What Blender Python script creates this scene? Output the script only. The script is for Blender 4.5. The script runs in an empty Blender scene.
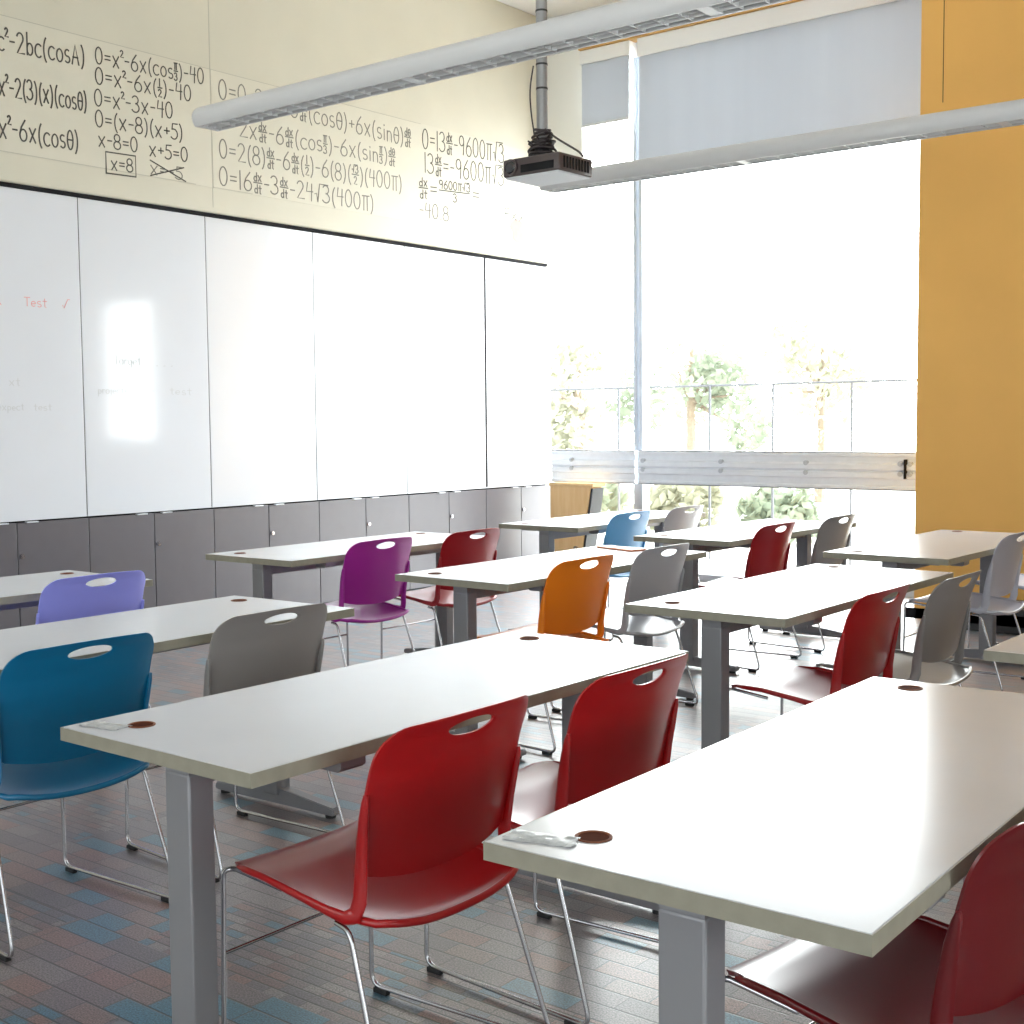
import bpy, bmesh, math, random
from mathutils import Vector, Matrix
random.seed(7)
scene = bpy.context.scene
COL = scene.collection
PI = math.pi

# ------------------------------------------------------------------ materials
def lin(c):
    return tuple((v / 12.92 if v <= 0.04045 else ((v + 0.055) / 1.055) ** 2.4) for v in (x / 255 for x in c))

def principled(name, rgb, rough=0.5, metal=0.0, spec=0.5, noise=0.0, nscale=30.0, bump=0.0, bscale=200.0, coat=0.0, croughness=0.1):
    m = bpy.data.materials.new(name); m.use_nodes = True
    nt = m.node_tree; b = nt.nodes['Principled BSDF']
    b.inputs['Base Color'].default_value = (*rgb, 1)
    b.inputs['Roughness'].default_value = rough
    b.inputs['Metallic'].default_value = metal
    b.inputs['Specular IOR Level'].default_value = spec
    b.inputs['Coat Weight'].default_value = coat
    b.inputs['Coat Roughness'].default_value = croughness
    tc = nt.nodes.new('ShaderNodeTexCoord')
    if noise > 0:
        n = nt.nodes.new('ShaderNodeTexNoise'); n.inputs['Scale'].default_value = nscale; n.inputs['Detail'].default_value = 4
        r = nt.nodes.new('ShaderNodeValToRGB')
        r.color_ramp.elements[0].position = 0.3; r.color_ramp.elements[1].position = 0.7
        r.color_ramp.elements[0].color = (*(v * (1 - noise) for v in rgb), 1)
        r.color_ramp.elements[1].color = (*(min(1, v * (1 + noise)) for v in rgb), 1)
        nt.links.new(tc.outputs['Object'], n.inputs['Vector'])
        nt.links.new(n.outputs['Fac'], r.inputs['Fac']); nt.links.new(r.outputs['Color'], b.inputs['Base Color'])
    if bump > 0:
        n2 = nt.nodes.new('ShaderNodeTexNoise'); n2.inputs['Scale'].default_value = bscale; n2.inputs['Detail'].default_value = 3
        bp = nt.nodes.new('ShaderNodeBump'); bp.inputs['Strength'].default_value = bump; bp.inputs['Distance'].default_value = 0.002
        nt.links.new(tc.outputs['Object'], n2.inputs['Vector'])
        nt.links.new(n2.outputs['Fac'], bp.inputs['Height']); nt.links.new(bp.outputs['Normal'], b.inputs['Normal'])
    return m

M = {}
M['cream'] = principled('cream_wall_paint', (0.61, 0.588, 0.495), 0.55, spec=0.3, noise=0.02, nscale=3, bump=0.03, bscale=80)
M['sheet'] = principled('cream_paper', (0.635, 0.612, 0.52), 0.5, spec=0.3, noise=0.015, nscale=5)
M['white_wall'] = principled('white_wall_paint', (0.80, 0.80, 0.77), 0.6, spec=0.3, noise=0.01, nscale=3)
M['ceiling'] = principled('ceiling_paint', (0.86, 0.86, 0.84), 0.8, spec=0.2, noise=0.01)
M['yellow'] = principled('ochre_wall_paint', (0.84, 0.47, 0.125), 0.5, spec=0.35, noise=0.03, nscale=2.0, bump=0.02, bscale=60)
M['board'] = principled('whiteboard_enamel', (0.68, 0.71, 0.77), 0.09, spec=0.42, noise=0.01, nscale=2)
M['locker'] = principled('grey_locker_laminate', (0.104, 0.098, 0.114), 0.36, spec=0.6, noise=0.03, nscale=9, bump=0.02, bscale=150)
M['dark_gap'] = principled('dark_gap', (0.018, 0.018, 0.02), 0.8, spec=0.1)
M['black_trim'] = principled('black_trim', (0.03, 0.03, 0.032), 0.4)
M['white_plastic'] = principled('white_plastic', (0.78, 0.78, 0.78), 0.35)
M['laminate'] = principled('white_table_laminate', (0.465, 0.47, 0.505), 0.20, spec=0.55, noise=0.012, nscale=6, bump=0.012, bscale=240)
M['edge'] = principled('beige_edge_band', (0.26, 0.245, 0.195), 0.45, noise=0.08, nscale=25)
M['grommet_ring'] = principled('brown_grommet', (0.16, 0.05, 0.022), 0.6, spec=0.2)
M['grommet_cup'] = principled('dark_brown_grommet', (0.075, 0.02, 0.009), 0.9, spec=0.05)
M['table_metal'] = principled('grey_powder_coat', (0.235, 0.235, 0.255), 0.42, metal=0.25, spec=0.5, bump=0.02, bscale=400)
M['chrome'] = principled('chrome', (0.50, 0.50, 0.53), 0.2, metal=1.0)
M['black_rubber'] = principled('black_rubber', (0.015, 0.015, 0.016), 0.6)
M['alu'] = principled('brushed_aluminium', (0.76, 0.80, 0.86), 0.35, metal=0.2, noise=0.03, nscale=15)
M['frame_metal'] = principled('grey_window_frame', (0.50, 0.54, 0.60), 0.4, metal=0.3)
M['fixture'] = principled('white_fixture_paint', (0.60, 0.60, 0.615), 0.38, spec=0.5)
M['louver'] = principled('grey_louver', (0.78, 0.79, 0.80), 0.35, metal=0.0)
M['lamp_off'] = principled('frosted_tube', (0.8, 0.8, 0.8), 0.3)
M['projector'] = principled('dark_brown_plastic', (0.075, 0.056, 0.058), 0.35, spec=0.5, bump=0.03, bscale=300)
M['projector_base'] = principled('pale_grey_plastic', (0.62, 0.65, 0.70), 0.4)
M['lens'] = principled('lens_glass', (0.006, 0.006, 0.008), 0.06, spec=0.8)
M['cable'] = principled('dark_cable', (0.035, 0.026, 0.028), 0.5)
M['pole'] = principled('grey_pole', (0.34, 0.34, 0.35), 0.42, metal=0.4)
M['concrete'] = principled('pale_concrete', (0.62, 0.61, 0.58), 0.8, noise=0.08, nscale=4)
M['bark'] = principled('bark', (0.25, 0.20, 0.15), 0.9, noise=0.2, nscale=12)
M['outrail'] = principled('pale_grey_steel', (0.13, 0.135, 0.15), 0.7, spec=0.1)
M['marker'] = principled('dark_pencil_marker', (0.075, 0.072, 0.062), 0.7)
M['marker_mid'] = principled('grey_pencil_marker', (0.20, 0.195, 0.175), 0.7)
M['marker_faint'] = principled('faint_pencil', (0.46, 0.445, 0.38), 0.7)
M['stain'] = principled('pinkish_smudge', (0.27, 0.20, 0.16), 0.6, noise=0.06, nscale=30)
M['red_ink'] = principled('red_marker', (0.72, 0.32, 0.32), 0.5)
M['grey_ink'] = principled('faded_grey_marker', (0.55, 0.57, 0.60), 0.5)
M['orange_card'] = principled('orange_card', (0.75, 0.27, 0.15), 0.5)
M['tape'] = principled('clear_tape', (0.78, 0.79, 0.80), 0.25, spec=0.6, noise=0.15, nscale=50, bump=0.6, bscale=40)

# wood with a stretched noise grain
def wood(name, c1, c2, scale=(1, 1, 12)):
    m = bpy.data.materials.new(name); m.use_nodes = True; nt = m.node_tree; b = nt.nodes['Principled BSDF']
    tc = nt.nodes.new('ShaderNodeTexCoord'); mp = nt.nodes.new('ShaderNodeMapping'); mp.inputs['Scale'].default_value = scale
    n = nt.nodes.new('ShaderNodeTexNoise'); n.inputs['Scale'].default_value = 4; n.inputs['Detail'].default_value = 6
    r = nt.nodes.new('ShaderNodeValToRGB'); r.color_ramp.elements[0].color = (*c1, 1); r.color_ramp.elements[1].color = (*c2, 1)
    r.color_ramp.elements[0].position = 0.3; r.color_ramp.elements[1].position = 0.7
    nt.links.new(tc.outputs['Object'], mp.inputs['Vector']); nt.links.new(mp.outputs['Vector'], n.inputs['Vector'])
    nt.links.new(n.outputs['Fac'], r.inputs['Fac']); nt.links.new(r.outputs['Color'], b.inputs['Base Color'])
    b.inputs['Roughness'].default_value = 0.4
    return m
M['wood'] = wood('light_maple_wood', (0.78, 0.50, 0.23), (0.84, 0.58, 0.30), (8, 8, 1))
M['wood_trim'] = wood('orange_wood_strip', (0.55, 0.30, 0.08), (0.65, 0.38, 0.12), (1, 8, 8))

# roller-shade cloth: woven, a little light comes through it
def shade_cloth():
    m = bpy.data.materials.new('grey_shade_cloth'); m.use_nodes = True; nt = m.node_tree
    nt.nodes.remove(nt.nodes['Principled BSDF']); out = nt.nodes['Material Output']
    tc = nt.nodes.new('ShaderNodeTexCoord'); mp = nt.nodes.new('ShaderNodeMapping'); mp.inputs['Scale'].default_value = (1.6, 1, 0.12)
    n = nt.nodes.new('ShaderNodeTexNoise'); n.inputs['Scale'].default_value = 3.0; n.inputs['Detail'].default_value = 2
    r = nt.nodes.new('ShaderNodeValToRGB'); r.color_ramp.elements[0].color = (0.47, 0.49, 0.53, 1); r.color_ramp.elements[1].color = (0.53, 0.55, 0.585, 1)
    d = nt.nodes.new('ShaderNodeBsdfDiffuse'); t = nt.nodes.new('ShaderNodeBsdfTranslucent'); mx = nt.nodes.new('ShaderNodeMixShader')
    mx.inputs['Fac'].default_value = SHADE_T
    nt.links.new(tc.outputs['Object'], mp.inputs['Vector']); nt.links.new(mp.outputs['Vector'], n.inputs['Vector'])
    nt.links.new(n.outputs['Fac'], r.inputs['Fac'])
    nt.links.new(r.outputs['Color'], d.inputs['Color']); nt.links.new(r.outputs['Color'], t.inputs['Color'])
    nt.links.new(d.outputs[0], mx.inputs[1]); nt.links.new(t.outputs[0], mx.inputs[2]); nt.links.new(mx.outputs[0], out.inputs['Surface'])
    return m
SHADE_T = 0.29
M['shade'] = shade_cloth()

def glass():
    m = bpy.data.materials.new('window_glass'); m.use_nodes = True; nt = m.node_tree
    nt.nodes.remove(nt.nodes['Principled BSDF']); out = nt.nodes['Material Output']
    t = nt.nodes.new('ShaderNodeBsdfTransparent'); t.inputs['Color'].default_value = (0.95, 0.97, 0.96, 1)
    g = nt.nodes.new('ShaderNodeBsdfGlossy'); g.inputs['Roughness'].default_value = 0.02
    f = nt.nodes.new('ShaderNodeFresnel'); f.inputs['IOR'].default_value = 1.45
    mx = nt.nodes.new('ShaderNodeMixShader')
    ge = nt.nodes.new('ShaderNodeNewGeometry'); sb = nt.nodes.new('ShaderNodeMath'); sb.operation = 'SUBTRACT'; sb.inputs[0].default_value = 1.0
    mu = nt.nodes.new('ShaderNodeMath'); mu.operation = 'MULTIPLY'       # only the entry face reflects
    nt.links.new(ge.outputs['Backfacing'], sb.inputs[1]); nt.links.new(f.outputs[0], mu.inputs[0]); nt.links.new(sb.outputs[0], mu.inputs[1])
    nt.links.new(mu.outputs[0], mx.inputs['Fac']); nt.links.new(t.outputs[0], mx.inputs[1]); nt.links.new(g.outputs[0], mx.inputs[2])
    nt.links.new(mx.outputs[0], out.inputs['Surface'])
    return m
M['glass'] = glass()

def leaf(name, a, b_):
    m = bpy.data.materials.new(name); m.use_nodes = True; nt = m.node_tree
    nt.nodes.remove(nt.nodes['Principled BSDF']); out = nt.nodes['Material Output']
    tc = nt.nodes.new('ShaderNodeTexCoord')
    n = nt.nodes.new('ShaderNodeTexNoise'); n.inputs['Scale'].default_value = 2.5
    r = nt.nodes.new('ShaderNodeValToRGB'); r.color_ramp.elements[0].color = (*a, 1); r.color_ramp.elements[1].color = (*b_, 1)
    r.color_ramp.elements[0].position = 0.35; r.color_ramp.elements[1].position = 0.65
    d = nt.nodes.new('ShaderNodeBsdfDiffuse'); t = nt.nodes.new('ShaderNodeBsdfTranslucent'); mx = nt.nodes.new('ShaderNodeMixShader'); mx.inputs['Fac'].default_value = 0.4
    nt.links.new(tc.outputs['Object'], n.inputs['Vector']); nt.links.new(n.outputs['Fac'], r.inputs['Fac'])
    nt.links.new(r.outputs['Color'], d.inputs['Color']); nt.links.new(r.outputs['Color'], t.inputs['Color'])
    nt.links.new(d.outputs[0], mx.inputs[1]); nt.links.new(t.outputs[0], mx.inputs[2]); nt.links.new(mx.outputs[0], out.inputs['Surface'])
    return m
M['leaf_green'] = leaf('pale_green_leaves', (0.23, 0.27, 0.20), (0.32, 0.35, 0.27))
M['leaf_yellow'] = leaf('yellow_green_leaves', (0.31, 0.31, 0.23), (0.40, 0.40, 0.31))

def carpet():
    m = bpy.data.materials.new('patterned_carpet'); m.use_nodes = True; nt = m.node_tree; b = nt.nodes['Principled BSDF']
    L = nt.links.new
    tc = nt.nodes.new('ShaderNodeTexCoord')
    def brick(w, hgt, mortar, off):
        mp = nt.nodes.new('ShaderNodeMapping'); mp.inputs['Location'].default_value = off
        k = nt.nodes.new('ShaderNodeTexBrick')
        k.inputs['Scale'].default_value = 1.0; k.inputs['Brick Width'].default_value = w; k.inputs['Row Height'].default_value = hgt
        k.inputs['Mortar Size'].default_value = mortar; k.inputs['Mortar Smooth'].default_value = 0.4
        k.inputs['Color1'].default_value = (0, 0, 0, 1); k.inputs['Color2'].default_value = (1, 1, 1, 1); k.inputs['Mortar'].default_value = (0.5, 0.5, 0.5, 1)
        k.offset = 0.37; k.squash = 1.5; k.squash_frequency = 3
        L(tc.outputs['Object'], mp.inputs['Vector']); L(mp.outputs['Vector'], k.inputs['Vector'])
        return k
    def ramp(src, cols):
        r = nt.nodes.new('ShaderNodeValToRGB'); r.color_ramp.interpolation = 'CONSTANT'
        while len(r.color_ramp.elements) < len(cols): r.color_ramp.elements.new(0.5)
        for e, (p, c) in zip(r.color_ramp.elements, cols): e.position = p; e.color = (*c, 1)
        L(src.outputs['Color'], r.inputs['Fac']); return r
    pal = [(0.0, (0.150, 0.110, 0.114)), (0.22, (0.105, 0.090, 0.104)), (0.36, (0.205, 0.108, 0.092)), (0.47, (0.195, 0.160, 0.162)),
           (0.60, (0.125, 0.098, 0.104)), (0.70, (0.040, 0.125, 0.190)), (0.79, (0.150, 0.088, 0.084)), (0.89, (0.090, 0.112, 0.150))]
    pal2 = [(0.0, (0.140, 0.108, 0.114)), (0.26, (0.200, 0.108, 0.090)), (0.44, (0.170, 0.140, 0.144)), (0.58, (0.110, 0.090, 0.098)), (0.70, (0.040, 0.140, 0.210)), (0.83, (0.185, 0.122, 0.110))]
    small = brick(0.066, 0.036, 0.0018, (0, 0, 0)); big = brick(0.135, 0.074, 0.0022, (0.13, 0.05, 0)); mask = brick(0.62, 0.37, 0.0, (0.7, 0.2, 0))
    rs, rb = ramp(small, pal), ramp(big, pal2)
    rm = ramp(mask, [(0.0, (0, 0, 0)), (0.55, (1, 1, 1))])
    mixc = nt.nodes.new('ShaderNodeMix'); mixc.data_type = 'RGBA'
    L(rm.outputs['Color'], mixc.inputs['Factor']); L(rs.outputs['Color'], mixc.inputs['A']); L(rb.outputs['Color'], mixc.inputs['B'])
    sep = nt.nodes.new('ShaderNodeSeparateXYZ'); L(tc.outputs['Object'], sep.inputs[0])
    def rows(hgt, off, wid):
        a = nt.nodes.new('ShaderNodeMath'); a.operation = 'ADD'; a.inputs[1].default_value = off + 500 * hgt; L(sep.outputs['Y'], a.inputs[0])
        d = nt.nodes.new('ShaderNodeMath'); d.operation = 'DIVIDE'; d.inputs[1].default_value = hgt; L(a.outputs[0], d.inputs[0])
        f = nt.nodes.new('ShaderNodeMath'); f.operation = 'PINGPONG'; f.inputs[1].default_value = 0.5; L(d.outputs[0], f.inputs[0])
        m_ = nt.nodes.new('ShaderNodeMapRange'); m_.interpolation_type = 'SMOOTHSTEP'; m_.inputs['From Min'].default_value = wid * .5; m_.inputs['From Max'].default_value = wid * 1.6
        m_.inputs['To Min'].default_value = 1; m_.inputs['To Max'].default_value = 0; L(f.outputs[0], m_.inputs['Value']); return m_
    l1, l2 = rows(0.036, 0, .070), rows(0.074, .05, .036)
    def mx(a, b_):
        q = nt.nodes.new('ShaderNodeMath'); q.operation = 'MULTIPLY'; q.inputs[1].default_value = 0.85; L(a.outputs['Fac'], q.inputs[0])
        k = nt.nodes.new('ShaderNodeMath'); k.operation = 'MAXIMUM'; L(q.outputs[0], k.inputs[0]); L(b_.outputs[0], k.inputs[1]); return k
    m1, m2 = mx(small, l1), mx(big, l2)
    mixm = nt.nodes.new('ShaderNodeMix'); mixm.data_type = 'FLOAT'
    L(rm.outputs['Color'], mixm.inputs['Factor']); L(m1.outputs[0], mixm.inputs['A']); L(m2.outputs[0], mixm.inputs['B'])
    dk = nt.nodes.new('ShaderNodeMix'); dk.data_type = 'RGBA'; dk.inputs['B'].default_value = (0.022, 0.016, 0.018, 1)
    L(mixm.outputs[0], dk.inputs['Factor']); L(mixc.outputs['Result'], dk.inputs['A'])
    # tufts
    n = nt.nodes.new('ShaderNodeTexNoise'); n.inputs['Scale'].default_value = 210; n.inputs['Detail'].default_value = 2
    L(tc.outputs['Object'], n.inputs['Vector'])
    mr = nt.nodes.new('ShaderNodeMapRange'); mr.inputs['From Min'].default_value = 0.3; mr.inputs['From Max'].default_value = 0.7
    mr.inputs['To Min'].default_value = 0.20; mr.inputs['To Max'].default_value = 1.80
    L(n.outputs['Fac'], mr.inputs['Value'])
    mul = nt.nodes.new('ShaderNodeVectorMath'); mul.operation = 'SCALE'
    L(dk.outputs['Result'], mul.inputs[0]); L(mr.outputs['Result'], mul.inputs['Scale'])
    L(mul.outputs['Vector'], b.inputs['Base Color'])
    b.inputs['Roughness'].default_value = 0.32; b.inputs['Specular IOR Level'].default_value = 1.0
    b.inputs['Coat Weight'].default_value = 0.3; b.inputs['Coat Roughness'].default_value = 0.3
    b.inputs['Sheen Weight'].default_value = 0.12; b.inputs['Sheen Roughness'].default_value = 0.4
    inv = nt.nodes.new('ShaderNodeMath'); inv.operation = 'MULTIPLY_ADD'; inv.inputs[1].default_value = -1.6
    L(mixm.outputs[0], inv.inputs[0]); L(n.outputs['Fac'], inv.inputs[2])
    bp = nt.nodes.new('ShaderNodeBump'); bp.inputs['Strength'].default_value = 0.2; bp.inputs['Distance'].default_value = 0.004
    L(inv.outputs[0], bp.inputs['Height']); L(bp.outputs['Normal'], b.inputs['Normal'])
    return m
M['carpet'] = carpet()

def plastic(name, srgb, rough=0.28):
    return principled(name, lin(srgb), rough, spec=0.62, bump=0.03, bscale=500)
P = {
    'red': plastic('red_plastic', (156, 9, 14)), 'darkred': plastic('dark_red_plastic', (96, 7, 14)),
    'crimson': plastic('crimson_plastic', (152, 12, 26)), 'teal': plastic('teal_blue_plastic', (2, 98, 140)),
    'grey': plastic('warm_grey_plastic', (136, 132, 131)), 'palegrey': plastic('pale_grey_plastic_shell', (172, 173, 180)),
    'lightgrey': plastic('light_grey_plastic', (190, 190, 202)), 'lavender': plastic('lavender_blue_plastic', (150, 154, 244)),
    'purple': plastic('purple_plastic', (158, 34, 146)), 'orange': plastic('orange_plastic', (242, 130, 22)),
    'lightblue': plastic('sky_blue_plastic', (100, 172, 228)),
}

# ------------------------------------------------------------------ mesh helpers
def finish(name, bm, mat, parent=None, smooth=True, angle=20):
    bmesh.ops.recalc_face_normals(bm, faces=bm.faces)
    me = bpy.data.meshes.new(name); bm.to_mesh(me); bm.free()
    if mat: me.materials.append(mat)
    if smooth:
        for p in me.polygons: p.use_smooth = True
        me.set_sharp_from_angle(angle=math.radians(angle))
    o = bpy.data.objects.new(name, me); COL.objects.link(o)
    if parent: o.parent = parent
    return o

def box(bm, x0, x1, y0, y1, z0, z1, bev=0.0, seg=2):
    t = bmesh.new()
    r = bmesh.ops.create_cube(t, size=1.0)
    for v in t.verts:
        v.co = Vector((x0 + (v.co.x + .5) * (x1 - x0), y0 + (v.co.y + .5) * (y1 - y0), z0 + (v.co.z + .5) * (z1 - z0)))
    if bev > 0:
        bmesh.ops.bevel(t, geom=list(t.edges), offset=bev, segments=seg, affect='EDGES', profile=0.5)
    merge(bm, t)

def merge(bm, t):
    me = bpy.data.meshes.new('tmp'); t.to_mesh(me); t.free(); bm.from_mesh(me); bpy.data.meshes.remove(me)

def fillet(path, rad, n=6):
    out = [Vector(path[0])]
    for i in range(1, len(path) - 1):
        a, b, c = Vector(path[i - 1]), Vector(path[i]), Vector(path[i + 1])
        d1, d2 = (a - b), (c - b); r = min(rad, d1.length * .48, d2.length * .48)
        p, q = b + d1.normalized() * r, b + d2.normalized() * r
        for k in range(n + 1):
            t = k / n; out.append((1 - t) ** 2 * p + 2 * t * (1 - t) * b + t * t * q)
    out.append(Vector(path[-1])); return out

def tube(bm, path, r, n=8, ry=None, caps=True):
    path = [Vector(p) for p in path]; rings = []
    tan = (path[1] - path[0]).normalized()
    up = Vector((0, 1, 0)) if abs(tan.y) < .9 else Vector((0, 0, 1))
    for i, p in enumerate(path):
        t = (path[min(i + 1, len(path) - 1)] - path[max(i - 1, 0)]).normalized()
        s = t.cross(up)
        if s.length < 1e-5: s = t.orthogonal()
        s.normalize(); u = s.cross(t).normalized(); up = u
        rr = r if not isinstance(r, (list, tuple)) else r[i]
        rings.append([bm.verts.new(p + s * math.cos(2 * PI * k / n) * rr + u * math.sin(2 * PI * k / n) * (ry or rr)) for k in range(n)])
    for a, b in zip(rings, rings[1:]):
        for k in range(n):
            bm.faces.new((a[k], a[(k + 1) % n], b[(k + 1) % n], b[k]))
    if caps:
        bm.faces.new(list(reversed(rings[0]))); bm.faces.new(rings[-1])

def cyl(bm, c, axis, r, length, n=20, r2=None):
    c = Vector(c); a = Vector(axis).normalized()
    u = a.orthogonal().normalized(); w = a.cross(u); r2 = r if r2 is None else r2
    A = [bm.verts.new(c + (u * math.cos(2 * PI * k / n) + w * math.sin(2 * PI * k / n)) * r) for k in range(n)]
    B = [bm.verts.new(c + a * length + (u * math.cos(2 * PI * k / n) + w * math.sin(2 * PI * k / n)) * r2) for k in range(n)]
    for k in range(n): bm.faces.new((A[k], A[(k + 1) % n], B[(k + 1) % n], B[k]))
    bm.faces.new(list(reversed(A))); bm.faces.new(B)

def prism(bm, pts, axis, a0, a1):
    """extrude a 2-D polygon; axis 'x': pts are (y,z); 'y': (x,z)"""
    def mk(p, a):
        return Vector((a, p[0], p[1])) if axis == 'x' else Vector((p[0], a, p[1]))
    A = [bm.verts.new(mk(p, a0)) for p in pts]; B = [bm.verts.new(mk(p, a1)) for p in pts]
    n = len(pts)
    for k in range(n): bm.faces.new((A[k], A[(k + 1) % n], B[(k + 1) % n], B[k]))
    bm.faces.new(list(reversed(A))); bm.faces.new(B)

def thing(name, label, cat, loc=(0, 0, 0), rotz=0.0, group=None):
    o = bpy.data.objects.new(name, None); o.empty_display_size = 0.1; COL.objects.link(o)
    o.location = loc; o.rotation_euler = (0, 0, rotz); o['label'] = label; o['category'] = cat
    if group: o['group'] = group
    return o

def tag(o, label, cat, group=None, kind=None):
    o['label'] = label; o['category'] = cat
    if group: o['group'] = group
    if kind: o['kind'] = kind
    return o

def struct(name, bm, mat, smooth=False, parent=None):
    o = finish(name, bm, mat, parent, smooth)
    if not parent: o['kind'] = 'structure'
    return o

def dup(root, loc, rotz, label=None, group=None, mats=None):
    r = root.copy(); COL.objects.link(r); r.location = loc; r.rotation_euler = (0, 0, rotz)
    if label: r['label'] = label
    if group: r['group'] = group
    def rec(src, dst):
        for ch in list(src.children):
            c = ch.copy(); COL.objects.link(c); c.parent = dst; rec(ch, c)
    rec(root, r)
    return r

# ------------------------------------------------------------------ the room
XL = -7.3          # plane of the whiteboards and cabinet fronts
YW = 9.80          # glass plane of the big window
YP = 8.90          # front of the ochre wall
XR, YB, H = 3.8, -3.4, 5.08

bm = bmesh.new(); box(bm, -7.8, XR, YB, YW + .1, -0.12, 0.0); struct('floor', bm, M['carpet'])
bm = bmesh.new(); box(bm, -7.8, XR, YB, YW + .25, H, H + .15); struct('ceiling', bm, M['ceiling'])
# wall behind boards and cabinets; its upper half stands proud of the boards
bm = bmesh.new()
box(bm, -7.95, -7.75, YB, YW + .1, 0, 2.9)
box(bm, -7.95, XL + .03, YB, YW, 2.862, H, bev=0.012)
box(bm, -7.75, XL, YB, 3.32, 0, 2.862)
wl = struct('wall_left', bm, M['cream'])
bm = bmesh.new(); box(bm, XL - .05, XL + .012, 3.32, 9.74, 2.838, 2.862); struct('trim_1', bm, M['dark_gap'])
bm = bmesh.new(); box(bm, XL + .0295, XL + .031, 5.842, 5.848, 2.90, H); struct('trim_2', bm, M['marker_faint'])
RY0, RY1, RZ0, RZ1 = -0.6, 3.6, 1.0, 2.3
bm = bmesh.new(); box(bm, XR, XR + .15, YB, RY0, 0, H); box(bm, XR, XR + .15, RY1, YP + .2, 0, H)
box(bm, XR, XR + .15, RY0, RY1, 0, RZ0); box(bm, XR, XR + .15, RY0, RY1, RZ1, H); struct('wall_right', bm, M['white_wall'])
bm = bmesh.new()
for y in (RY0, .775, 2.175, RY1 - .05): box(bm, XR + .04, XR + .11, y, y + .05, RZ0, RZ1)
box(bm, XR + .04, XR + .11, RY0, RY1, RZ0, RZ0 + .05); box(bm, XR + .04, XR + .11, RY0, RY1, RZ1 - .05, RZ1)
w4 = struct('fill_window_right', bm, M['frame_metal'])  # unseen window, added to brighten surfaces that face the right wall
bm = bmesh.new(); box(bm, XR + .07, XR + .078, RY0 + .05, RY1 - .05, RZ0 + .05, RZ1 - .05); finish('pane', bm, M['glass'], w4, False)
# back wall with a broad opening for an added, unseen fill window
bm = bmesh.new()
BX0, BX1, BZ0, BZ1 = -5.6, 2.8, 0.9, 3.4
box(bm, -7.8, BX0, YB - .15, YB, 0, H); box(bm, BX1, XR, YB - .15, YB, 0, H)
box(bm, BX0, BX1, YB - .15, YB, 0, BZ0); box(bm, BX0, BX1, YB - .15, YB, BZ1, H)
struct('wall_back', bm, M['white_wall'])

# ochre wall with a second, smaller window just beyond the right edge of the photograph
W2 = (-2.40, -1.34, 1.20, 2.85)
bm = bmesh.new()
box(bm, -3.425, -3.27, YP + .15, YW + .1, 0, H)                      # return beside the big window
box(bm, -3.425, W2[0], YP, YP + .15, 0, H)
box(bm, W2[1], XR, YP, YP + .15, 0, H)
box(bm, W2[0], W2[1], YP, YP + .15, 0, W2[2]); box(bm, W2[0], W2[1], YP, YP + .15, W2[3], H)
struct('wall_far', bm, M['yellow'])
bm = bmesh.new(); box(bm, -3.2705, -3.2655, YP - .0008, YP + .1, 3.55, H); struct('trim_3', bm, M['dark_gap'])
bm = bmesh.new(); box(bm, XL, -3.425, YW - .10, YW + .15, 4.80, H); box(bm, XL - .3, -6.825, YW - .14, YW + .1, 3.75, 4.80)
struct('wall_window', bm, M['white_wall'])
bm = bmesh.new(); box(bm, -6.815, -3.43, YW - .21, YW - .08, 4.692, 4.730); struct('trim_4', bm, M['wood_trim'])

# window 1: frame and panes
bm = bmesh.new()
box(bm, -6.335, -6.303, YW - .06, YW + .06, .85, 4.745, bev=.003)
box(bm, -6.277, -6.243, YW - .06, YW + .06, .85, 4.745, bev=.003)
box(bm, -6.335, -6.243, YW - .06, YW + .06, 0, .85, bev=.003)
box(bm, -3.475, -3.425, YW - .05, YW + .06, 0, 4.745)
box(bm, XL, -3.425, YW - .04, YW + .06, 0, .06); box(bm, XL + .37, -3.425, YW - .04, YW + .06, 4.70, 4.745)
w1 = struct('window_1', bm, M['frame_metal'])
for x0, x1 in ((XL, -6.335), (-6.303, -6.277), (-6.243, -3.475)):
    bm = bmesh.new(); box(bm, x0, x1, YW + .01, YW + .02, .06, 4.70); finish('pane', bm, M['glass'], w1, False)
# window 2
bm = bmesh.new()
box(bm, W2[0], W2[0] + .04, YP + .05, YP + .11, W2[2], W2[3]); box(bm, W2[1] - .04, W2[1], YP + .05, YP + .11, W2[2], W2[3])
box(bm, W2[0], W2[1], YP + .05, YP + .11, W2[2], W2[2] + .04); box(bm, W2[0], W2[1], YP + .05, YP + .11, W2[3] - .04, W2[3])
w2 = struct('window_2', bm, M['frame_metal'])
bm = bmesh.new(); box(bm, W2[0] + .04, W2[1] - .04, YP + .075, YP + .083, W2[2] + .04, W2[3] - .04); finish('pane', bm, M['glass'], w2, False)
# unseen window added in the back wall for fill light
bm = bmesh.new()
for x in (BX0, -2.83, -.03, BX1 - .05): box(bm, x, x + .05, YB - .11, YB - .04, BZ0, BZ1)
box(bm, BX0, BX1, YB - .11, YB - .04, BZ0, BZ0 + .05); box(bm, BX0, BX1, YB - .11, YB - .04, BZ1 - .05, BZ1)
w3 = struct('fill_window_back', bm, M['frame_metal'])
bm = bmesh.new(); box(bm, BX0 + .05, BX1 - .05, YB - .08, YB - .072, BZ0 + .05, BZ1 - .05); finish('pane', bm, M['glass'], w3, False)

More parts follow.
